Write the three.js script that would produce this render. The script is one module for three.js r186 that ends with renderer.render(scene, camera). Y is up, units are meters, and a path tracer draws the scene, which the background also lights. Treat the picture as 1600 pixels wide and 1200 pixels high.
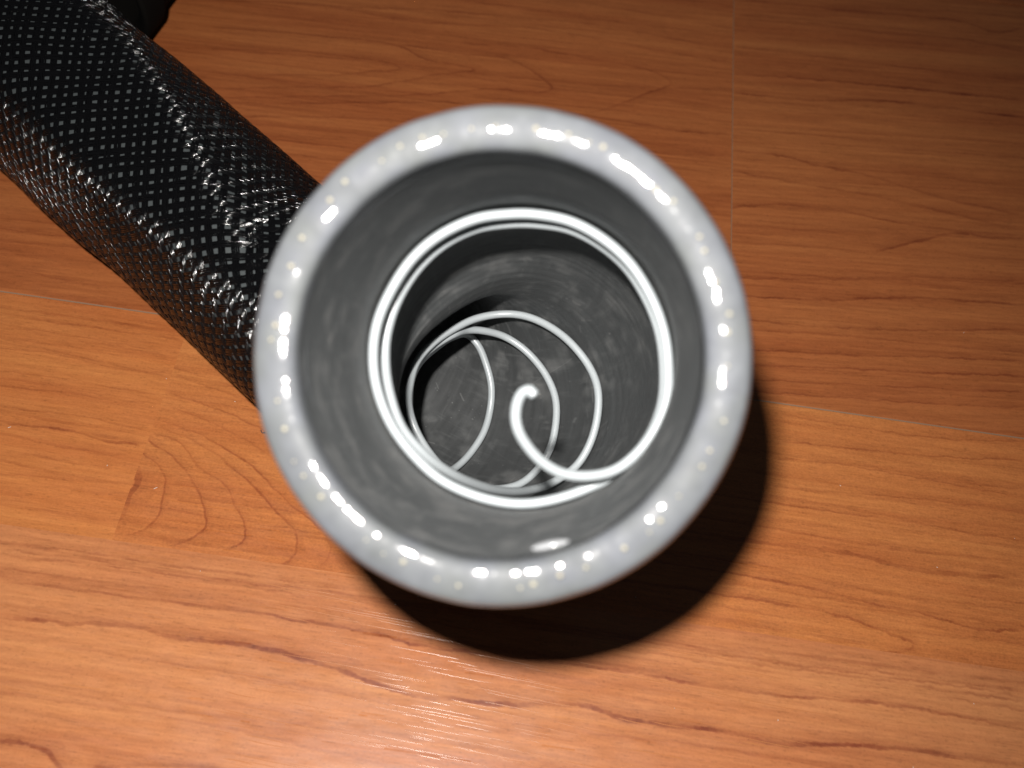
import * as THREE from 'three';
import { mergeGeometries, toCreasedNormals } from 'three/addons/utils/BufferGeometryUtils.js';

const V = (x = 0, y = 0, z = 0) => new THREE.Vector3(x, y, z);
const scene = new THREE.Scene();

// ---------- camera: a compact camera held 25 cm over the floor, looking down at 58 degrees ----------
const camera = new THREE.PerspectiveCamera(2 * Math.atan(600 / 1555) * 180 / Math.PI, 4 / 3, .01, 20);
const eye = V(.00343, .25, .15278), side = V(.98744, .07231, -.14050), upward = V(-.15758, .51652, -.84165), ahead = V(-.01171, -.85322, -.52142);
camera.position.copy(eye);
camera.up.copy(upward);
camera.lookAt(eye.clone().add(ahead));
camera.focus = .272;
camera.userData.fStop = 13;
scene.add(camera);

// ---------- light: the camera's own flash, up, to the side of and behind the front of the extended lens, in a dark room ----------
const flash = new THREE.SpotLight(0xfffaf5, .46, 0, .86, .62, 2);
flash.name = 'camera_flash';
flash.position.copy(eye).addScaledVector(side, -.0165).addScaledVector(upward, .0335).addScaledVector(ahead, -.03);
flash.target.position.set(-.03, 0, .02);
flash.shadow.radius = .24;
flash.castShadow = true;
flash.shadow.mapSize.set(2048, 2048);
flash.shadow.camera.near = .02;
flash.shadow.camera.far = 2;
scene.add(flash, flash.target);
scene.background = new THREE.Color(.024, .026, .030);

const renderer = new THREE.WebGLRenderer({ antialias: true });
renderer.toneMapping = THREE.LinearToneMapping;
renderer.toneMappingExposure = 1;
renderer.shadowMap.enabled = true;
renderer.shadowMap.type = THREE.PCFSoftShadowMap;

// ---------- helpers ----------
const mm = .001;
const taken = {};
function numbered(name) { const n = taken[name] = (taken[name] ?? -1) + 1; return n ? name + '_' + String(n).padStart(3, '0') : name; }
function rng(seed) { let a = seed >>> 0; return () => { a = a + 0x6D2B79F5 | 0; let t = Math.imul(a ^ a >>> 15, 1 | a); t = t + Math.imul(t ^ t >>> 7, 61 | t) ^ t; return ((t ^ t >>> 14) >>> 0) / 4294967296; }; }
function hash(x, y, s) { let h = Math.imul(x, 374761393) + Math.imul(y, 668265263) + Math.imul(s, 974634777) | 0; h = Math.imul(h ^ h >>> 13, 1274126177); return ((h ^ h >>> 16) >>> 0) / 4294967296; }
function noise(x, y, s) {
  const i = Math.floor(x), j = Math.floor(y); let f = x - i, g = y - j; f = f * f * (3 - 2 * f); g = g * g * (3 - 2 * g);
  const a = hash(i, j, s), b = hash(i + 1, j, s), c = hash(i, j + 1, s), d = hash(i + 1, j + 1, s);
  return a + (b - a) * f + (c - a) * g + (a - b - c + d) * f * g;
}
function fbm(x, y, s) { return (noise(x, y, s) + .5 * noise(x * 2.1, y * 2.1, s + 1) + .25 * noise(x * 4.3, y * 4.3, s + 2)) / 1.75; }
const smooth = (a, b, x) => { const t = Math.min(Math.max((x - a) / (b - a), 0), 1); return t * t * (3 - 2 * t); };
const toByte = (x) => Math.round(255 * Math.min(1, Math.max(0, x <= .0031308 ? 12.92 * x : 1.055 * Math.pow(x, 1 / 2.4) - .055)));
function dataTexture(data, w, h, srgb, wrap) {
  const t = new THREE.DataTexture(data, w, h, THREE.RGBAFormat);
  if (srgb) t.colorSpace = THREE.SRGBColorSpace;
  t.magFilter = THREE.LinearFilter; t.minFilter = THREE.LinearMipmapLinearFilter; t.generateMipmaps = true;
  if (wrap) t.wrapS = t.wrapT = THREE.RepeatWrapping;
  t.needsUpdate = true;
  return t;
}
function part(name, geometry, material, parent) {
  const m = new THREE.Mesh(geometry, material); m.name = name; m.castShadow = m.receiveShadow = true; parent.add(m); return m;
}
function thing(name, label, category, extra = {}) {
  const g = new THREE.Group(); g.name = numbered(name); g.userData = { label, category, ...extra }; scene.add(g); return g;
}
// a surface over a grid: f(i / nu, j / nv) gives a point; closed joins the two ends of u
function sheet(nu, nv, f, uvf) {
  const pos = new Float32Array((nu + 1) * (nv + 1) * 3), uv = new Float32Array((nu + 1) * (nv + 1) * 2), index = [], p = V();
  for (let j = 0, k = 0; j <= nv; j++) for (let i = 0; i <= nu; i++, k++) {
    f(i / nu, j / nv, p); p.toArray(pos, k * 3);
    const [a, b] = uvf ? uvf(i / nu, j / nv) : [i / nu, j / nv]; uv[k * 2] = a; uv[k * 2 + 1] = b;
    if (i < nu && j < nv) { const a0 = k, b0 = k + 1, c0 = k + nu + 1, d0 = c0 + 1; index.push(a0, c0, b0, b0, c0, d0); }
  }
  const g = new THREE.BufferGeometry();
  g.setAttribute('position', new THREE.BufferAttribute(pos, 3)); g.setAttribute('uv', new THREE.BufferAttribute(uv, 2)); g.setIndex(index); g.computeVertexNormals();
  const n = g.attributes.normal;                        // close the seam of a round surface smoothly
  for (let j = 0; j <= nv; j++) {
    const a = j * (nu + 1), b = a + nu;
    if (V().fromArray(pos, a * 3).distanceTo(V().fromArray(pos, b * 3)) < 1e-6) {
      const m = V().fromBufferAttribute(n, a).add(V().fromBufferAttribute(n, b)).normalize();
      n.setXYZ(a, m.x, m.y, m.z); n.setXYZ(b, m.x, m.y, m.z);
    }
  }
  return g;
}
// ---------- the hose's centre line: every hose part and the spring is placed by (s along it, angle round it, radius) ----------
const spine = new THREE.CatmullRomCurve3([[-1.3, 129.1, 74.7], [.5, 111, 62.9], [2.3, 93, 51], [2.7, 76, 42.6], [1.4, 58, 35.6], [-4.8, 43, 31], [-19, 33, 25.5], [-39.5, 29.6, 14.5], [-67.7, 29.4, -3],
  [-102.7, 29.4, -27.5], [-151.7, 29.4, -61.5], [-208.7, 29.4, -101.5], [-266.7, 29.4, -141.5]].map((p) => V(...p).multiplyScalar(.001)), false, 'centripetal');
const NS = 900, spineLength = spine.getLength();
const frames = (() => {
  spine.arcLengthDivisions = 2000; spine.updateArcLengths();
  const list = []; let e1 = V(1, 0, 0);
  for (let i = 0; i <= NS; i++) {
    const p = spine.getPointAt(i / NS), t = spine.getTangentAt(i / NS);
    e1 = e1.clone().addScaledVector(t, -t.dot(e1)).normalize();
    list.push({ p, t, e1, e2: V().crossVectors(t, e1) });
  }
  return list;
})();
function at(s, phi, r, out = V()) {       // metres, radians, metres
  const x = Math.min(Math.max(s / spineLength, 0), 1) * NS, i = Math.min(Math.floor(x), NS - 1), f = x - i, a = frames[i], b = frames[i + 1], c = Math.cos(phi) * r, d = Math.sin(phi) * r;
  out.set(0, 0, 0).addScaledVector(a.p, 1 - f).addScaledVector(b.p, f);
  out.addScaledVector(a.e1, c * (1 - f)).addScaledVector(b.e1, c * f).addScaledVector(a.e2, d * (1 - f)).addScaledVector(b.e2, d * f);
  if (s < 0) out.addScaledVector(a.t, s);
  return out;
}
// ---------- the floor: laminate planks printed with strips of reddish wood, lengths in mm along (u) and across (v) the boards ----------
const grainFront = [
  { path: [[-125,69.6],[-97,68.8],[-80,69.3],[-58,68.6],[-37,68.9],[54,70.4],[76,70.5],[98,70.3],[115,69.9],[131,70],[142,69.8]], wide: 0.7, dark: 0.5 },
  { path: [[-124,71.3],[-95,70.6],[-58,70.7],[-36,69.9],[54,71.4],[75,71.5],[98,71.4],[120,70.9],[142,71.3]], wide: 0.7, dark: 0.55 },
  { path: [[-124,73.1],[-94,71.5],[-74,71.4],[-46,72],[-36,71.7],[57,72.3],[76,72.7],[103,72.3],[125,72.4],[141,72.4]], wide: 0.7, dark: 0.5 },
  { path: [[-121,79.3],[-99,78.8],[-77,78.4],[-58,78.3],[-34,78.7],[-25,79.2],[-16,80.2],[-1,80.2],[18,79.7],[34,79.6],[54,79.9],[70,80],[92,79],[108,78.2],[127,78.6],[140,79.6]], wide: 0.9, dark: 0.75 },
  { path: [[-118,88.2],[-103,87.6],[-86,85.9],[-73,87.2],[-62,86.5],[-47,87.2],[-32,89],[-24,91],[-13,92.7],[-2,92.1],[11,91.6],[22,89.8],[30,89.5],[38,91],[54,90.9],[65,90.6],[76,91.8],[92,89.8],[108,88.8],[124,88.6],[139,88.3]], wide: 1.3, dark: 0.85 },
  { path: [[-109,116.7],[-102,116.2],[-95,117.6],[-89,121.8]], wide: 1.2, dark: 0.8 },
  { path: [[-83,119.1],[-70,117],[-55,115.6]], wide: 1.1, dark: 0.7 },
];
const grainMiddle = [
  { path: [[-33,61.3],[7,57.8],[41,55.4],[67,55.6],[87,55.9],[99,57.3],[109,59.7],[114,61.7],[112,63.4],[104,65.2],[92,66.1],[75,66],[54,66.7],[25,66.6],[-32,65.6]], wide: 0.9, dark: 0.6 },
  { path: [[23,48.1],[69,49.3],[88,50.2],[105,52.1],[117,52.6],[132,54.6],[144,53.3]], wide: 0.9, dark: 0.7 },
  { path: [[23,45.3],[70,45.5],[93,47.6],[110,48.6],[128,48.2],[145,47.9]], wide: 0.7, dark: 0.45 },
  { path: [[22,37.8],[76,38.7],[99,38.4],[111,39.9],[129,40],[147,37.7]], wide: 1.6, dark: 0.55 },
  { path: [[22,33],[76,34.2],[102,35],[117,35.1],[147,32.9]], wide: 0.8, dark: 0.5 },
  { path: [[40,26.3],[94,26.6],[116,26.2],[134,26.9],[148,27]], wide: 0.7, dark: 0.5 },
  { path: [[81,-2.8],[102,-2.3],[123,-2.1],[153,-5.5]], wide: 0.6, dark: 0.5 },
  { path: [[80,6.3],[102,5.3],[123,4],[152,1.1]], wide: 0.7, dark: 0.6 },
  { path: [[79,12.1],[105,10.4],[126,11.5],[151,10.3]], wide: 0.7, dark: 0.5 },
  { path: [[79,21],[101,19.9],[126,18.4],[149,17.9]], wide: 0.6, dark: 0.5 },
  { path: [[-100,37.7],[-92,41.8],[-89,45.8],[-88,51.9],[-88,56.9],[-91,61.1],[-95,63.3]], wide: 0.8, dark: 0.6 },
  { path: [[-98,34.7],[-91,37.6],[-84,43],[-79,48.6],[-76,53.2],[-75,58.1],[-78,61.6],[-82,63.7]], wide: 0.7, dark: 0.65 },
  { path: [[-84,51.3],[-77,51.5],[-75,55]], wide: 0.6, dark: 0.4 },
  { path: [[-97,32.5],[-89,34],[-82,40.1],[-74,44.1],[-69,49.6],[-65,55.2],[-64,59.4],[-69,63.5]], wide: 0.7, dark: 0.65 },
  { path: [[-96,30.3],[-86,32.7],[-77,36.6],[-66,43.4],[-58,49.8],[-52,54.5],[-50,58.1],[-50,62.1],[-53,64.5]], wide: 0.7, dark: 0.65 },
  { path: [[-96,28.2],[-81,31.9],[-67,38.4],[-57,45.8],[-46,52.4],[-42,56.6],[-41,60.1],[-43,63.6]], wide: 0.6, dark: 0.6 },
  { path: [[-96,23.3],[-76,28.4],[-63,34.3],[-49,42.6],[-35,53],[-33,58.2],[-36,62.8]], wide: 0.6, dark: 0.4 },
  { path: [[-96,19.1],[-78,23.1],[-57,30.8],[-37,42.1],[-23,57.3]], wide: 0.6, dark: 0.45 },
  { path: [[-96,13.3],[-83,16.1],[-59,22.9],[-32,39.9]], wide: 0.6, dark: 0.45 },
  { path: [[-98,10.6],[-83,13.3],[-60,18.8],[-26,39]], wide: 0.6, dark: 0.4 },
  { path: [[-98,43.3],[-96,47.5],[-97,52.1],[-97,55.9],[-98,59.8]], wide: 2.2, dark: 0.6 },
];
const grainCorner = [
  { path: [[-135,31.3],[-129,30.8],[-121,30.2],[-111,31.1],[-99,31.7]], wide: 0.6, dark: 0.5 },
  { path: [[-136,36.2],[-128,35.5],[-119,35.4],[-109,36.9],[-99,36.7]], wide: 0.9, dark: 0.75 },
  { path: [[-150,5.8],[-139,5],[-120,5.5],[-104,5.7]], wide: 0.5, dark: 0.35 },
  { path: [[-148,12.5],[-130,12.1],[-111,13.7],[-99,13]], wide: 0.5, dark: 0.35 },
  { path: [[-145,20.1],[-128,19.4],[-112,20.3],[-98,20.1]], wide: 0.5, dark: 0.35 },
];
const grainBackLong = [
  { path: [[-128,-120.9],[-86,-127],[-73,-127.4],[-61,-127],[-56,-125.1],[-67,-121],[-77,-117.4],[-108,-111.2]], wide: 1.1, dark: 0.5 },
  { path: [[-131,-132],[-88,-136],[-61,-137],[-47,-131.5],[-37,-131.2],[-30,-129.8],[-42,-125],[-54,-118.7],[-70,-112.3],[-82,-110.2],[-122,-100.9]], wide: 1.1, dark: 0.55 },
  { path: [[-62,-137.6],[-35,-137.4],[-19,-138.1],[-10,-134.2],[-1,-126.1],[-4,-123.7],[-24,-120.9],[-44,-114.2],[-81,-105.5],[-121,-96.4]], wide: 1.1, dark: 0.55 },
  { path: [[-36,-143.1],[-9,-145.5],[12,-144.5],[34,-142.7],[42,-137.8],[31,-128.7],[20,-120.1],[3,-110.8]], wide: 1.1, dark: 0.5 },
  { path: [[-153,-144.9],[-78,-154.4],[-47,-159.1],[-15,-161.8],[17,-163.8],[53,-161.4]], wide: 1.1, dark: 0.5 },
  { path: [[-152,-142.4],[-92,-152.8],[-67,-151.3],[-51,-151.4],[-15,-156.4],[8,-156.5],[54,-153.4],[63,-153.9]], wide: 1.1, dark: 0.5 },
  { path: [[-136,-91],[-80,-102.3],[-31,-112.3],[12,-114.8],[46,-113.9],[63,-115.5]], wide: 1.2, dark: 0.5 },
  { path: [[-134,-84.4],[-79,-95.5],[-29,-101.8],[13,-103.1],[30,-101.3],[63,-105]], wide: 1.3, dark: 0.45 },
  { path: [[-177,-30.3],[-164,-29.5],[-154,-29.5],[-140,-30],[-123,-27.2],[-110,-23.3]], wide: 1, dark: 0.4 },
  { path: [[-170,-13.7],[-150,-14.7],[-136,-13.6],[-109,-14.8]], wide: 0.8, dark: 0.4 },
];
const grainBackShort = [
  { path: [[67,-181.6],[89,-182.5],[117,-182.8],[152,-185.8],[179,-184.1]], wide: 1.1, dark: 0.5 },
  { path: [[66,-147.7],[95,-150.8],[116,-152.3],[143,-153.9],[175,-155.7]], wide: 1.5, dark: 0.75 },
  { path: [[65,-137.3],[94,-139.3],[118,-144.2],[134,-145.2],[174,-146.4]], wide: 1.4, dark: 0.75 },
  { path: [[64,-107.8],[80,-109],[93,-106.9],[112,-105.4],[138,-99.8],[166,-96.9]], wide: 1.3, dark: 0.6 },
  { path: [[65,-98.3],[93,-96.7],[115,-96],[165,-89.9]], wide: 1.3, dark: 0.5 },
  { path: [[64,-80.9],[76,-84.8],[100,-86.8],[129,-85.1],[165,-87]], wide: 1.4, dark: 0.55 },
  { path: [[67,-189.9],[88,-192.5],[110,-193.4],[139,-195.9],[156,-197],[169,-193.2],[181,-198.5]], wide: 1.2, dark: 0.6 },
  { path: [[66,-162.6],[98,-164],[128,-164.8],[177,-166.6]], wide: 1.1, dark: 0.5 },
  { path: [[113,-71],[128,-78.4],[143,-84.8],[151,-84.4],[165,-86.5]], wide: 1.4, dark: 0.6 },
  { path: [[64,-51.7],[91,-55.4],[123,-62.1],[162,-67.7]], wide: 1.2, dark: 0.5 },
  { path: [[64,-44.4],[94,-47.7],[119,-53],[161,-57.8]], wide: 1.1, dark: 0.65 },
  { path: [[64,-35.2],[97,-37.5],[118,-40.2],[159,-47.4]], wide: 1, dark: 0.6 },
  { path: [[64,-23.9],[97,-27.3],[124,-31.1],[157,-35.2]], wide: 0.9, dark: 0.65 },
  { path: [[64,-17.7],[103,-22.9],[130,-25.8],[156,-29.5]], wide: 0.9, dark: 0.65 },
  { path: [[64,-12.7],[110,-18.1],[156,-23.1]], wide: 0.8, dark: 0.55 },
  { path: [[64,-8.9],[109,-12.7],[155,-17.7]], wide: 0.7, dark: 0.5 },
];
const floor = new THREE.Group();
floor.name = 'floor';
floor.userData = { kind: 'structure', label: 'reddish brown laminate floor of long boards with dark grain lines' };
floor.rotation.y = .018;
scene.add(floor);

function grainLine(ctx, line, toX, toY, scale, rand) {
  const pts = line.path.map(([u, v]) => V(u, v, 0));
  const curve = new THREE.CatmullRomCurve3(pts, false, 'centripetal'), n = Math.ceil(curve.getLength() / .45), seed = Math.floor(rand() * 1e6);
  for (const [shift, wide, dark] of [[-1.1, 4.6, .16], [-.45, 2.3, .26], [0, 1.15, .74]]) {
    let prev = null;
    for (let i = 0; i <= n; i++) {
      const p = curve.getPoint(i / n), t = curve.getTangent(i / n);
      const wob = (noise(i * .12, 3, seed) - .5) * .55 + (noise(i * .5, 9, seed) - .5) * .3;
      const o = wob + shift * line.wide, x = toX(p.x - t.y * o), y = toY(p.y + t.x * o);
      if (prev) {
        const a = line.dark * dark * (.45 + .8 * noise(i * .06, 5, seed)) * (.8 + .4 * noise(i * .9, 7, seed)) * smooth(0, .06, Math.min(i / n, 1 - i / n) + .02);
        { const q = Math.round(255 * Math.min(a * 1.12, 1)); ctx.strokeStyle = 'rgb(' + q + ',' + q + ',' + q + ')'; }
        ctx.lineWidth = line.wide * wide * scale * (.7 + .6 * noise(i * .15, 11, seed)) * .62;
        ctx.lineCap = 'round';
        ctx.beginPath(); ctx.moveTo(...prev); ctx.lineTo(x + (x - prev[0]) * .04, y + (y - prev[1]) * .04); ctx.stroke();
      }
      prev = [x, y];
    }
  }
}
function board({ u0, u1, v0, v1, lines, seed, tint, vein = .1, slope = 0, fine = 14, mottle = .2, pores = 900, rough = .36, relieve = 3.5e-5, edge = [.18, .18, .18, .18] }) {
  const rand = rng(seed), scale = Math.min(2048 / (u1 - u0), 5.6), W = Math.round((u1 - u0) * scale), H = Math.round((v1 - v0) * scale);
  const toX = (u) => (u - u0) * scale, toY = (v) => (v - v0) * scale;
  const canvas = document.createElement('canvas'); canvas.width = W; canvas.height = H;
  const ctx = canvas.getContext('2d'); ctx.fillStyle = '#000'; ctx.fillRect(0, 0, W, H);
  ctx.globalCompositeOperation = 'lighten';
  for (const l of lines) grainLine(ctx, l, toX, toY, scale, rand);
  for (let k = 0; k < fine; k++) {                                     // fainter grain between the strong lines
    const v = v0 + (k + rand()) / fine * (v1 - v0), a = u0 + (rand() < .4 ? rand() * (u1 - u0) : 0), b = rand() < .4 ? a + (u1 - a) * (.3 + rand() * .7) : u1, path = [];
    for (let i = 0; i <= 8; i++) { const u = a + (b - a) * i / 8; path.push([u, v + slope * (u - (u0 + u1) / 2) + (noise(u * .012 + k, v * .02, seed + 4) - .5) * 9]); }
    grainLine(ctx, { path, wide: .5 + rand() * .8, dark: .12 + rand() * .28 }, toX, toY, scale, rand);
  }
  const dark = ctx.getImageData(0, 0, W, H).data;
  ctx.globalCompositeOperation = 'source-over';
  // pores: short scratches along the grain, cut into the glaze
  ctx.fillStyle = '#fff'; ctx.fillRect(0, 0, W, H);
  for (let k = 0; k < pores; k++) {
    const x = rand() * W, y = rand() * H, l = (2 + 22 * rand() * rand()) * scale, t = (rand() - .5) * .035 * l;
    ctx.strokeStyle = 'rgba(0,0,0,' + (.25 + .75 * rand()).toFixed(2) + ')'; ctx.lineWidth = (.1 + .17 * rand() * rand()) * scale;
    ctx.beginPath(); ctx.moveTo(x, y); ctx.quadraticCurveTo(x + l * .5, y + t * .7 + (rand() - .5) * 2, x + l, y + t); ctx.stroke();
  }
  const pore = ctx.getImageData(0, 0, W, H).data;
  const color = new Uint8Array(W * H * 4), gloss = new Uint8Array(W * H * 4), relief = new Uint8Array(W * H * 4);
  for (let y = 0, k = 0; y < H; y++) for (let x = 0; x < W; x++, k += 4) {
    const u = u0 + x / scale, v = v0 + y / scale, w = v - slope * (u - (u0 + u1) / 2);
    const d = dark[k] / 255;
    const band = fbm(u * .011, w * .13, seed) - .5, streak = fbm(u * .045, w * 1.1, seed + 20) - .5, fibre = noise(u * .35, w * 5.5, seed + 40) - .5, grit = noise(u * 3.1, w * 4.2, seed + 60) - .5, tick = noise(u * .9, w * 4.6, seed + 70);
    let f = 1 + vein * 2.2 * band + vein * 2.6 * streak + .18 * fibre + mottle * grit - .16 * smooth(.72, .95, tick);
    const hue = 1 + .22 * band + .1 * streak;
    const e = 1 - .56 * d, g = 1 - .72 * d, b = 1 - .68 * d;
    color[k] = toByte(tint[0] * f * e); color[k + 1] = toByte(tint[1] * f * hue * g); color[k + 2] = toByte(tint[2] * f * hue * b); color[k + 3] = 255;
    const p = 1 - pore[k] / 255;
    gloss[k + 1] = Math.round(255 * Math.min(1, (rough + .1 * (noise(u * .2, v * .6, seed + 80) - .5)) * (1 - (relieve > 5e-5 ? .82 : .55) * smooth(.1, .5, p)))); gloss[k + 3] = gloss[k] = gloss[k + 2] = 255;
    relief[k] = relief[k + 1] = relief[k + 2] = Math.round(255 * Math.max(0, relieve > 5e-5 ? .85 - .8 * p + .03 * grit + .03 * fibre : .8 - .75 * p + .14 * grit + .1 * fibre)); relief[k + 3] = 255;
  }
  const material = new THREE.MeshStandardMaterial({ name: 'laminate', map: dataTexture(color, W, H, true), roughnessMap: dataTexture(gloss, W, H), bumpMap: dataTexture(relief, W, H), bumpScale: relieve, roughness: 1 });
  // the board itself: 8 mm thick with a tiny chamfer round its top
  const gap = edge.map((e) => e * .5), [a0, a1, b0, b1] = [u0 + gap[0], u1 - gap[1], v0 + gap[2], v1 - gap[3]];
  const rings = [[1, 0], [0, .15], [0, 8]].map(([i, h]) => [[a0 + i * edge[0], b0 + i * edge[2]], [a1 - i * edge[1], b0 + i * edge[2]], [a1 - i * edge[1], b1 - i * edge[3]], [a0 + i * edge[0], b1 - i * edge[3]]].map(([x, z]) => [x, -h, z]));
  const pos = [], uv = [], quad = (...q) => { for (const i of [0, 2, 1, 0, 3, 2]) { const [x, y, z] = q[i]; pos.push(x * mm, y * mm, z * mm); uv.push((x - u0) / (u1 - u0), (z - v0) / (v1 - v0)); } };
  quad(...rings[0]);
  for (let r = 0; r < 2; r++) for (let i = 0; i < 4; i++) { const j = (i + 1) % 4; quad(rings[r][j], rings[r][i], rings[r + 1][i], rings[r + 1][j]); }
  const g = new THREE.BufferGeometry();
  g.setAttribute('position', new THREE.Float32BufferAttribute(pos, 3)); g.setAttribute('uv', new THREE.Float32BufferAttribute(uv, 2)); g.computeVertexNormals();
  return part(numbered('plank'), g, material, floor);
}
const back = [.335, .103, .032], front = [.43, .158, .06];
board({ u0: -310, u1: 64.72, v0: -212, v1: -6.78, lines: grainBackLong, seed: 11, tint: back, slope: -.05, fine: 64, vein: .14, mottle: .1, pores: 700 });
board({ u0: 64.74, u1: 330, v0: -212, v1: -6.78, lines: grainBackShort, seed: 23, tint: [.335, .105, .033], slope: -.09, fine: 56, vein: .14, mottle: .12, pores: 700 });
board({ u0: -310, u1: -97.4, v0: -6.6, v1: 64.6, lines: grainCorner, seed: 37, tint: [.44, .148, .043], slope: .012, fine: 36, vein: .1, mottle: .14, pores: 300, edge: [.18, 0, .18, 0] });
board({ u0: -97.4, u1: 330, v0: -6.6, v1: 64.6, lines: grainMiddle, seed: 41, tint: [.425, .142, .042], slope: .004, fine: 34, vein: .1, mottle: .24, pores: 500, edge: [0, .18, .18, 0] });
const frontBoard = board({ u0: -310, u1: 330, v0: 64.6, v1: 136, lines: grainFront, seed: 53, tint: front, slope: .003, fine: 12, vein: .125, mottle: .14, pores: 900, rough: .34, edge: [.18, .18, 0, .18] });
// boards that lie wholly outside the photograph, to carry the floor on
board({ u0: -310, u1: 330, v0: 136.2, v1: 205, lines: [], seed: 61, tint: front, fine: 16, vein: .09, pores: 400 });
board({ u0: -310, u1: 330, v0: -420, v1: -212.3, lines: [], seed: 67, tint: back, slope: -.03, fine: 40, vein: .14, pores: 300 });
// hair-thin ridges of lacquer along the grain of the nearest board: they glint where the flash strikes them squarely
{
  const rand = rng(77), pos = [], index = [], r = .21, arc = .5, W = 6;
  for (let k = 0; k < 300; k++) {
    const u = -62 + 132 * rand(), v = 66 + 62 * Math.pow(rand(), .8), l = 5 + 34 * rand() * rand(), n = 10, wide = .35 + .65 * rand(), bend = (rand() - .5) * .5, lean = (rand() - .5) * .03 + .05;
    const base = pos.length / 3;
    for (let i = 0; i <= n; i++) for (let m = 0; m <= W; m++) {
      const q = (m / W * 2 - 1) * arc, t = i / n, end = Math.min(1, 6 * Math.min(t, 1 - t)) * .9 + .1, R = r * wide * end;
      pos.push((u + l * t) * mm, (R * (Math.cos(q) - Math.cos(arc)) + .0008) * mm, (v + bend * 4 * t * (1 - t) + lean * l * t + R * Math.sin(q) + .06 * (noise(t * l * .8, k, 78) - .5)) * mm);
      if (i < n && m < W) { const a = base + i * (W + 1) + m, b = a + W + 1; index.push(a, a + 1, b, b, a + 1, b + 1); }
    }
  }
  const g = new THREE.BufferGeometry(); g.setAttribute('position', new THREE.Float32BufferAttribute(pos, 3)); g.setIndex(index); g.computeVertexNormals();
  const ridges = part('lacquer_ridges', g, new THREE.MeshPhysicalMaterial({ name: 'lacquer', color: new THREE.Color(.43, .16, .058), roughness: .24, ior: 1.6 }), frontBoard);
  ridges.userData.kind = 'stuff';
}
// pale sealed edge showing in the open joints
const jointMaterial = new THREE.MeshStandardMaterial({ name: 'joint', color: new THREE.Color(.24, .15, .095), roughness: .6 });
{
  const strip = (x0, x1, z0, z1) => new THREE.BoxGeometry((x1 - x0) * mm, 6 * mm, (z1 - z0) * mm).translate((x0 + x1) / 2 * mm, -3.12 * mm, (z0 + z1) / 2 * mm);
  part('joint_filler', strip(-310, 330, -7.02, -6.48), jointMaterial, floor);
  part('joint_filler', strip(64.6, 64.86, -211.9, -7.02), jointMaterial, floor);
  const sub = new THREE.BoxGeometry(1.4, .01, 1.2).translate(0, -.0134, -.1);
  part('subfloor', sub, new THREE.MeshStandardMaterial({ name: 'subfloor', color: new THREE.Color(.2, .09, .04), roughness: .8 }), floor);
}
// ---------- the hose ----------
const hose = thing('braided_hose', 'black braided hose with grey translucent cuff, its open end facing up', 'hose');
const boreRadius = (s) => (28.1 + 1.7 * smooth(.034, .003, s) - 1.1 * smooth(.06, .1, s)) * mm;
// kinked inwards at the inside of the bend
const boreAt = (phi, s) => { let d = phi + 2.4; d -= 2 * Math.PI * Math.round(d / (2 * Math.PI)); return boreRadius(s) - 5.4 * mm * Math.exp(-Math.pow((s - .088) / .012, 2) - Math.pow(d / .88, 2)); };
// lying on the floor the sleeve has slumped: flat between ridges that run along it
function slumpedRadius(phi, s, base) {
  const k2 = Math.max(0, (s - .17) / .08), ridge = s < .25 ? -3.12 + 1.0 * Math.pow(Math.min(1, k2), .75) : -2.12, corners = [-4.72, -3.36, ridge, -1.3, 1.56];
  const much = .72 * smooth(.14, .19, s);
  let sum = 0;
  for (let w = -2; w <= 2; w++) {
    let a = (phi + w * .065) % (2 * Math.PI); while (a > 1.56) a -= 2 * Math.PI; while (a < -4.72) a += 2 * Math.PI;
    let q = 0; while (q < 3 && a > corners[q + 1]) q++;
    const half = (corners[q + 1] - corners[q]) / 2, mid = (corners[q + 1] + corners[q]) / 2;
    const chord = q < 3 ? Math.cos(half) / Math.cos(a - mid) : 1;
    sum += 1 + (Math.max(chord, .7) - 1) * much;
  }
  const wrap = smooth(2.9, 3.14, Math.abs(phi));
  return base * (1 + .05 * smooth(.16, .26, s)) * sum / 5 + (.3 * Math.sin(phi * 3 + s * 60) + .9 * (1 - wrap) * (noise(phi * 2.4 + 20, s * 60, 5) - .5) * smooth(.15, .2, s)) * mm;
}
const sleeveBase = (s) => (30.5 - 1.2 * smooth(.07, .12, s)) * mm;
const sleeveRadius = (() => {                                            // looked up from a table round (256) and along (512) the hose
  const NP = 256, NL = 512, t = new Float32Array(NP * (NL + 1));
  for (let j = 0; j <= NL; j++) for (let i = 0; i < NP; i++) {
    const s = j / NL * spineLength, phi = (i / NP) * 2 * Math.PI - Math.PI;
    t[j * NP + i] = slumpedRadius(phi, s, sleeveBase(s)) - .25 * mm - 1 * mm * Math.exp(-Math.pow((s - .138) / .018, 2));
  }
  return (phi, s) => {
    const x = ((phi + Math.PI) / (2 * Math.PI) - Math.floor((phi + Math.PI) / (2 * Math.PI))) * NP, y = Math.min(Math.max(s / spineLength, 0), .9999) * NL, i = Math.floor(x) % NP, j = Math.floor(y), f = x - Math.floor(x), g = y - j, i1 = (i + 1) % NP;
    return (t[j * NP + i] * (1 - f) + t[j * NP + i1] * f) * (1 - g) + (t[(j + 1) * NP + i] * (1 - f) + t[(j + 1) * NP + i1] * f) * g;
  };
})();

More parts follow.
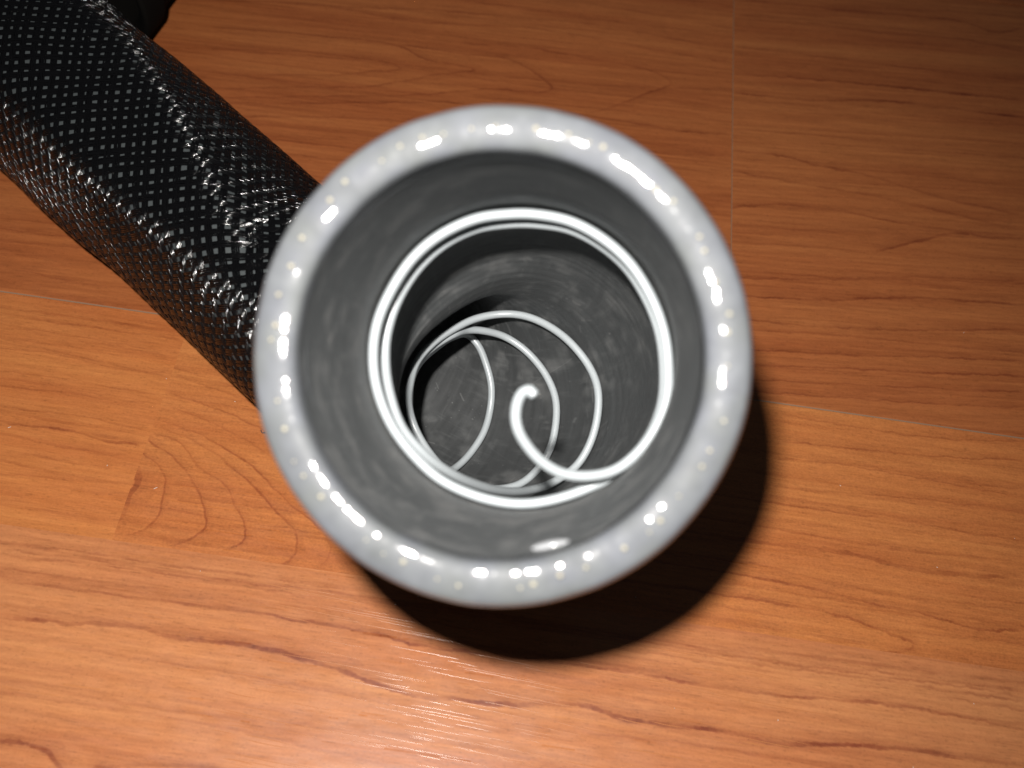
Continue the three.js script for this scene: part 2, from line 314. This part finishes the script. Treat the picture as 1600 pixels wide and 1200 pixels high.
// cuff: clear grey vinyl, its end face rounded and slightly wavy
{
  const prof = [[31, 27], [35.2, 26.5], [36.8, 25.4], [37.1, 24], [37.1, 16], [37.1, 9], [37.1, 4.6], [37, 3.2], [36.8, 2], [36.45, 1.1], [35.9, .55], [35.1, .22], [34.3, .05], [33.5, 0], [32.7, .05], [31.9, .2], [31.1, .45], [30.5, .85], [30.15, 1.6], [30.02, 2.8], [29.95, 4.2], [29.75, 5.6]];
  const n = 720, curve = new THREE.CatmullRomCurve3(prof.map(([r, s]) => V(r, s, 0)), false, 'centripetal'), rows = 110, samples = curve.getPoints(rows);
  const wave = (x, k, s) => { const y = x * k / (2 * Math.PI), w = noise((y % k), 1, s), w0 = noise((y % k) - k, 1, s), e = smooth(.85, 1, (y % k) / k); return w * (1 - e) + w0 * e - .5; };
  const g = sheet(n, rows, (i, j, p) => {
    const phi = i * 2 * Math.PI, q = samples[Math.round(j * rows)], face = smooth(4, 1, q.y);
    const bump = face * (.62 * wave(phi, 34, 3) + .75 * wave(phi, 18, 5) + .42 * wave(phi, 57, 8) + .3 * wave(phi, 5, 21)) + .05 * face * (noise(phi * 30, q.x * .6, 33) - .5);
    at((q.y + bump) * mm, phi, (q.x + .18 * wave(phi, 15, 12)) * mm, p);
  });
  const W = 1024, H = 64, data = new Uint8Array(W * H * 4);
  for (let y = 0, k = 0; y < H; y++) for (let x = 0; x < W; x++, k += 4) {
    const f = .94 + .28 * (fbm(x * .035, y * .09, 71) - .5) + .12 * (noise(x * .15, y * .2, 75) - .5);
    data[k] = toByte(.121 * f); data[k + 1] = toByte(.129 * f); data[k + 2] = toByte(.137 * f * (1 + .1 * (noise(x * .05, y * .1, 79) - .5))); data[k + 3] = 255;
  }
  part('cuff', g, new THREE.MeshPhysicalMaterial({ name: 'grey_vinyl', map: dataTexture(data, W, H, true), roughness: .5, specularIntensity: .3, clearcoat: 1, clearcoatRoughness: .08, ior: 1.5 }), hose);
}
// cut ends of the sleeve's strands, set in the middle of the cuff's end face
{
  const ball = new THREE.SphereGeometry(1, 12, 8), rand = rng(19), m = new THREE.MeshPhysicalMaterial({ name: 'cut_nylon_end', color: new THREE.Color(.36, .335, .25), roughness: .32 });
  for (let k = 0; k < 52; k++) {
    if (rand() < .12) continue;
    const phi = (k + .7 * (rand() - .5)) / 52 * 2 * Math.PI, e = part(numbered('strand_end'), ball, m, hose), w = .2 + .24 * rand();
    at(-.00004, phi, (33.4 + .9 * (rand() - .5)) * mm, e.position); e.scale.set(w * mm, w * mm, w * mm * .9);
  }
}
// a bead of clear glue at the cuff's inner edge
{
  const g = new THREE.SphereGeometry(1, 20, 12), p = at(.0066, 1.15, .0296), q = at(.0066, 1.25, .0296), r = at(.0066, 1.15, .02), t = q.clone().sub(p).normalize(), n = r.sub(p).normalize(), b = V().crossVectors(n, t);
  g.scale(.0030, .0011, .0007).applyMatrix4(new THREE.Matrix4().makeBasis(t, b, n).setPosition(p.addScaledVector(n, .0002)));
  part('glue_bead', g, new THREE.MeshPhysicalMaterial({ name: 'clear_glue', color: new THREE.Color(.3, .31, .32), roughness: .12, clearcoat: 1, clearcoatRoughness: .05 }), hose);
}
// bore: dusty black rubber
{
  const sEnd = .16, W = 2048, H = 1536, canvas = document.createElement('canvas'); canvas.width = W; canvas.height = H;
  const ctx = canvas.getContext('2d'), rand = rng(91);
  ctx.fillStyle = '#000'; ctx.fillRect(0, 0, W, H);
  const toX = (phi) => ((phi / (2 * Math.PI) + 1) % 1) * W, toY = (s) => (s - 3) / (sEnd * 1000 - 3) * H;
  for (let k = 0; k < 420; k++) {                                       // scuffs, mostly round the bore
    const x = rand() * W, y = Math.pow(rand(), .8) * H, l = 15 + 120 * rand() * rand(), t = (rand() - .5) * (rand() < .5 ? 3 : .4);
    ctx.strokeStyle = 'rgba(255,255,255,' + (.06 + .5 * rand() * rand()).toFixed(3) + ')'; ctx.lineWidth = 1 + 7 * rand() * rand();
    ctx.beginPath(); ctx.moveTo(x, y); ctx.quadraticCurveTo(x + l * .5, y + t * l * .5 + (rand() - .5) * 20, x + l, y + t * l); ctx.stroke();
  }
  for (let k = 0; k < 700; k++) { ctx.fillStyle = 'rgba(255,255,255,' + (.2 + .7 * rand()).toFixed(2) + ')'; const r = .8 + 2.2 * rand() * rand(); ctx.beginPath(); ctx.ellipse(rand() * W, H * (.3 + .7 * rand()), r * 1.2, r, 0, 0, 7); ctx.fill(); }
  const smear = (phi, s, rx, ry, a, n = 14) => { for (let k = 0; k < n; k++) { ctx.fillStyle = 'rgba(255,255,255,' + (a * (.3 + .7 * rand())).toFixed(3) + ')'; ctx.beginPath(); ctx.ellipse(toX(phi) + (rand() - .5) * 2 * rx, toY(s) + (rand() - .5) * 2 * ry, rx * (.15 + .3 * rand()), ry * (.15 + .3 * rand()), rand() * 3, 0, 7); ctx.fill(); } };
  smear(3.10, 15.9, 9, 9, .8, 16); smear(-2.25, 12, 16, 9, .14); smear(-1.69, 73.5, 15, 16, .42, 18); for (let k = 0; k < 40; k++) smear(rand() * 6.28 - 3.14, 8 + 100 * rand(), 8 + 20 * rand(), 6 + 14 * rand(), .08 + .2 * rand() * rand(), 10);
  smear(1.2, 14, 26, 6, .25); smear(-1.87, 36, 120, 10, .06, 30); smear(-1.15, 80, 90, 70, .07, 30);
  smear(-2.94, 23, 60, 20, .05, 20); smear(2.9, 23, 60, 20, .05, 20);
  ctx.strokeStyle = 'rgba(255,255,255,.4)'; ctx.lineWidth = 3.5; ctx.beginPath(); ctx.moveTo(toX(-2.45), toY(82)); ctx.bezierCurveTo(toX(-2.4), toY(86), toX(-2.5), toY(90), toX(-2.42), toY(97)); ctx.stroke();
  const scuff = ctx.getImageData(0, 0, W, H).data, color = new Uint8Array(W * H * 4), gloss = new Uint8Array(W * H * 4);
  for (let y = 0, k = 0; y < H; y++) for (let x = 0; x < W; x++, k += 4) {
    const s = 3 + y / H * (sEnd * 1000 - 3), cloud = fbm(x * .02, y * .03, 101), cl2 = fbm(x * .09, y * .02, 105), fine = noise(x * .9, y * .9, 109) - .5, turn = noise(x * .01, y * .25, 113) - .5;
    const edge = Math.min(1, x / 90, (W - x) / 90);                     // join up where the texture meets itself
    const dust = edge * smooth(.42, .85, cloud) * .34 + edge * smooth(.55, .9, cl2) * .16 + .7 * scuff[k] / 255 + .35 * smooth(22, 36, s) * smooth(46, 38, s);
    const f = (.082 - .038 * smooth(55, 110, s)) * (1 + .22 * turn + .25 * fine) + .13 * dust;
    color[k] = toByte(f * (.95 + .08 * dust)); color[k + 1] = toByte(f * 1.01); color[k + 2] = toByte(f * (1.03 - .06 * dust)); color[k + 3] = 255;
    gloss[k] = gloss[k + 2] = gloss[k + 3] = 255; gloss[k + 1] = Math.round(255 * (.52 + .2 * cloud));
  }
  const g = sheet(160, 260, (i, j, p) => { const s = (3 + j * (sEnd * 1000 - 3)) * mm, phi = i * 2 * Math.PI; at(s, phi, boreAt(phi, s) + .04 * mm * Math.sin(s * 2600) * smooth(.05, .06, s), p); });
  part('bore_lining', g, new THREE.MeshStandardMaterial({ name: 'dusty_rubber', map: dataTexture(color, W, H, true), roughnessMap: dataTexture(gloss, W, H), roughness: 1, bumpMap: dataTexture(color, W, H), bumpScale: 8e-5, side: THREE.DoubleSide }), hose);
}
// the grey tube inside the mesh sleeve
const sTail = spineLength - .001;
part('inner_tube', sheet(144, 420, (i, j, p) => { const s = .02 + j * (sTail - .02), phi = i * 2 * Math.PI; at(s, phi, sleeveRadius(phi, s) - .85 * mm, p); }),
  new THREE.MeshStandardMaterial({ name: 'grey_tube', color: new THREE.Color(.05, .058, .06), roughness: .55 }), hose);
// braided sleeve: 44 flat strands each way, four black filaments to a strand, woven over and under
{
  const N = 44, black = new THREE.MeshPhysicalMaterial({ name: 'black_nylon', color: new THREE.Color(.003, .003, .0034), roughness: .125, ior: 1.52, specularIntensity: .85 });
  const s0 = .022, s1 = sTail, step = .0009, lay = 30 * mm, rows = Math.ceil((s1 - s0) * 1.4142 / step), sides = 6, flat = .23 * mm, thick = .16 * mm, rand = rng(7), a = V(), b = V(), c = V(), t = V(), nrm = V(), bin = V();
  for (const dir of [1, -1]) for (let k = 0; k < N; k++) {
    const pos = [], norm = [], index = [], phi0 = (k + .5 * 0) / N * 2 * Math.PI, wander = rand() * 100;
    for (let f = 0; f < 4; f++) {
      const off = (f - 1.5) * .48 * mm * 1.4142 / lay, own = rand() * 100, base = pos.length / 3;
      const centre = (s, out) => {
        const lean = (.0055 * (noise(s * 160, own, 3) - .5) * 2 + .02 * (noise(s * 55, wander, 4) - .5) * 2);
        const phi = phi0 + dir * (s - s0) / lay + off + lean, q = (phi - dir * -1 * (s - s0) / lay * 1) / (2 * Math.PI) * N, other = (phi0 + dir * 2 * (s - s0) / lay) / (2 * Math.PI) * N;
        const up = dir * Math.tanh(1.7 * Math.cos(Math.PI * (other + k))) * .115 * mm + (noise(s * 220, own, 8) - .5) * .05 * mm;
        return at(s, phi, sleeveRadius(phi, s) + up, out);
      };
      for (let i = 0; i <= rows; i++) {
        const s = s0 + (s1 - s0) * i / rows, e = .0002;
        centre(s, a); centre(s - e, b); centre(s + e, c);
        t.subVectors(c, b).normalize();
        const x = Math.min(Math.max(s / spineLength, 0), 1) * NS, fr = frames[Math.min(Math.floor(x), NS)];
        nrm.subVectors(a, fr.p); nrm.addScaledVector(t, -nrm.dot(t)).normalize(); bin.crossVectors(t, nrm);
        for (let m = 0; m < sides; m++) {
          const w = m / sides * 2 * Math.PI, cx = Math.cos(w), sx = Math.sin(w);
          const px = thick * cx, py = flat * sx, l = Math.hypot(cx / thick, sx / flat), mx = cx / thick / l, my = sx / flat / l;
          pos.push(a.x + nrm.x * px + bin.x * py, a.y + nrm.y * px + bin.y * py, a.z + nrm.z * px + bin.z * py); norm.push(nrm.x * mx + bin.x * my, nrm.y * mx + bin.y * my, nrm.z * mx + bin.z * my);
          if (i < rows) { const v0 = base + i * sides + m, v1 = base + i * sides + (m + 1) % sides; index.push(v0, v1, v0 + sides, v1, v1 + sides, v0 + sides); }
        }
      }
    }
    const g = new THREE.BufferGeometry();
    g.setAttribute('position', new THREE.Float32BufferAttribute(pos, 3)); g.setAttribute('normal', new THREE.Float32BufferAttribute(norm, 3)); g.setIndex(index);
    part(numbered('braid_strand'), g, black, hose);
  }
}
const springPath = [
  ...[[5.4,104.3,65.2],[4.7,104.6,64.6],[3.6,104,64.8],[2.9,102.7,65.9],[2.9,100.9,67.9],[3.7,99.3,69.6],[5.4,97.2,71],[8.5,94.5,72.4],[12.6,92.3,73],[17.6,91.1,72.1],[22.3,90.7,69.7]],
  ...[[25.8,92.2,66.2],[28,94.5,62.5],[29.3,96.7,57.8],[28.9,99.5,53.2],[27.2,102.6,47.2],[24,105.4,41.8],[19.1,108.4,37],[13.5,110.4,33.9],[7.2,111.2,31.7],[0.6,111.4,31.5],[-4.3,111.1,32.2],[-10,110.6,34.1],[-15.9,108.6,37.5],[-20.1,106.1,41.7],[-23.1,102.7,47.2],[-24.6,99.5,52.6],[-24.5,95.9,57.4],[-22.9,92.5,62.1],[-19.5,88.9,66.9],[-14.7,85.9,70.8],[-9.1,83.9,73.9],[-2.7,82.8,75.5],[4,82.5,75.9],[8.9,82.9,75.2],[14.2,83.9,73.4],[18.8,85.2,71.1],[22.9,86.3,68.3]],
  ...[[25.9,87.8,64.7],[28.3,89.9,60.3],[29.4,92.4,55.3],[28.9,95.3,50.5],[27.2,98,44.3],[24,101.1,39.3],[19.1,103.7,34.2],[13.5,105.2,30.9],[7.2,106.3,29.2],[0.8,106,28.9],[-4.3,105.6,29.6],[-10.2,104.6,31.3],[-15.8,102.6,34.8],[-19.9,99.5,39],[-22.6,96.2,44.5],[-23.6,92.9,50],[-23.1,90,54.6],[-21.4,86.1,59.1],[-18.3,82.1,63.6],[-13.5,78,66.4],[-8.1,71.9,66.6],[-1.5,61.9,63.7],[4.3,51.8,59],[9.2,43.3,53.6]],
  ...[[13.9,36.4,47.6],[18.9,36.5,42.4],[21.4,38.6,37.1],[22.3,41.4,30.5],[21.4,43.6,24.1],[18.7,44.5,18.8],[13.2,45.6,13.3],[7.3,44.9,8.9],[1.5,44.1,6.5],[-4,43.2,6.1],[-10.6,43,8.5],[-16.1,43.6,13.4],[-20.5,44.2,19.2],[-23.2,43.8,24.7],[-23.7,43.5,31],[-23,42.5,36.4],[-19.9,40.2,42.1],[-13.4,34.8,47],[-6.5,28.5,47.5],[0.3,23.7,45.7]],
  ...[[6.2,22,42.5],[9.8,22.1,38.4],[12.5,24.2,33],[13.2,26.3,26.8],[12.2,28.2,19.8],[8.8,29.6,13.8],[2.9,31.1,8.5],[-3.3,32.7,6],[-9.1,35.6,7.1],[-13.1,37.9,9.3],[-16.1,40.8,13.2],[-20.4,41,17.9],[-23.4,40.7,23.2],[-24.1,40.1,28.9],[-23.6,38.6,34.2],[-21.5,35.6,39.1],[-18,29.6,42.1],[-14.7,21.1,40.7]],
  ...[[-12,12.6,37.1],[-8.5,10.3,31.2],[-5.3,11.4,23.6],[-4.6,13.3,16.8],[-5.3,16.4,11.7],[-7.6,19.3,6.9],[-10.6,22.3,3.1],[-14,24,1.3],[-17.6,26.7,4.7],[-21.2,29.8,11.2],[-24.1,32.5,18.3],[-24.7,34.9,25.9],[-23.7,35.2,33.1]],
];
// ---------- the wire spring in the bore: two tight turns at the top, stretched turns round the bend, the free end curled inwards ----------
{
  const curve = new THREE.CatmullRomCurve3(springPath.map((p) => V(...p).multiplyScalar(mm)), false, 'centripetal');
  curve.arcLengthDivisions = 3000;
  const wire = .00097, tube = new THREE.TubeGeometry(curve, 1500, wire, 14, false);
  const cap = (u) => { const p = curve.getPointAt(u), t = curve.getTangentAt(u).multiplyScalar(u ? 1 : -1), g = new THREE.SphereGeometry(wire, 14, 6, 0, 2 * Math.PI, 0, Math.PI / 2).scale(1, .45, 1); g.applyQuaternion(new THREE.Quaternion().setFromUnitVectors(V(0, 1, 0), t)).translate(p.x, p.y, p.z); return g; };
  const m = new THREE.Mesh(mergeGeometries([tube, cap(0), cap(1)]), new THREE.MeshPhysicalMaterial({ name: 'galvanised_wire', color: new THREE.Color(.38, .415, .43), roughness: .3, specularIntensity: 1, ior: 1.6 }));
  m.name = 'coil_spring'; m.castShadow = m.receiveShadow = true;
  m.userData = { label: 'white wire coil spring loose inside the open bore of the hose', category: 'spring' };
  scene.add(m);
}
// ---------- a second, plain black hose end behind the braided one ----------
{
  const g = thing('rubber_hose_end', 'plain black rubber hose end lying behind the braided hose, cut off by the photo edge', 'hose');
  const axis = V(.15, 0, -.989).normalize(), across = V(.989, 0, .15).normalize(), R = 21.4, prof = [[15, 3.2], [17.6, .8], [19.4, 0], [20.8, .5], [21.4, 2], [21.4, 12], [20.9, 13.2], [20, 14], [19.6, 16], [19.6, 120]];
  g.matrix.makeBasis(across, axis, V().crossVectors(across, axis)).setPosition(-.1612, .0215, -.1085);
  g.matrix.decompose(g.position, g.quaternion, g.scale);
  const mitred = (pts) => {                                            // the end is cut slanting, flush with the hose it lies against
    const q = new THREE.LatheGeometry(pts.map(([r, y]) => new THREE.Vector2(r * mm, y * mm)), 96), a = q.attributes.position;
    for (let i = 0; i < a.count; i++) a.setY(i, a.getY(i) + .5 * (R * mm - a.getX(i)));
    q.computeVertexNormals(); return q;
  };
  const rubber = new THREE.MeshPhysicalMaterial({ name: 'black_rubber', color: new THREE.Color(.004, .0035, .003), roughness: .95, specularIntensity: .12 });
  part('collar', mitred(prof.slice(0, 8)), rubber, g);
  part('tube', mitred(prof.slice(7).concat([[18, 120], [18, 5], [15, 3.2]])), rubber, g);
}
// ---------- bits on the floor ----------
{
  const c = new THREE.CatmullRomCurve3([[-67.3, .2, 28.1], [-67, .2, 28.6], [-66.5, .22, 28.9], [-66.1, .3, 28.6], [-65.9, .5, 29.1]].map((p) => V(...p).multiplyScalar(mm)));
  const m = new THREE.Mesh(new THREE.TubeGeometry(c, 30, .00014, 6), new THREE.MeshStandardMaterial({ name: 'dark_fibre', color: new THREE.Color(.02, .02, .035), roughness: .6 }));
  m.name = 'thread'; m.castShadow = true; m.userData = { label: 'tiny dark hooked thread on the floor beside the grey cuff', category: 'thread' }; scene.add(m);
  const rand = rng(303), list = [], put = (x, z, l, turn) => list.push(new THREE.CapsuleGeometry(.00009, l * mm, 3, 6).rotateZ(Math.PI / 2).rotateY(turn).translate(x * mm, .00012, z * mm));
  put(-90, 50.2, .9, .7); put(-134.5, 39.4, .7, .6);
  for (let k = 0; k < 34; k++) put(-150 + 300 * rand(), -60 + 165 * rand(), .05 + .25 * rand(), rand() * 3);
  const d = new THREE.Mesh(mergeGeometries(list), new THREE.MeshStandardMaterial({ name: 'lint', color: new THREE.Color(.6, .5, .42), roughness: .9 }));
  d.name = 'dust'; d.userData = { kind: 'stuff', label: 'pale specks of dust and lint scattered on the floor', category: 'dust' }; scene.add(d);
}

renderer.render(scene, camera);
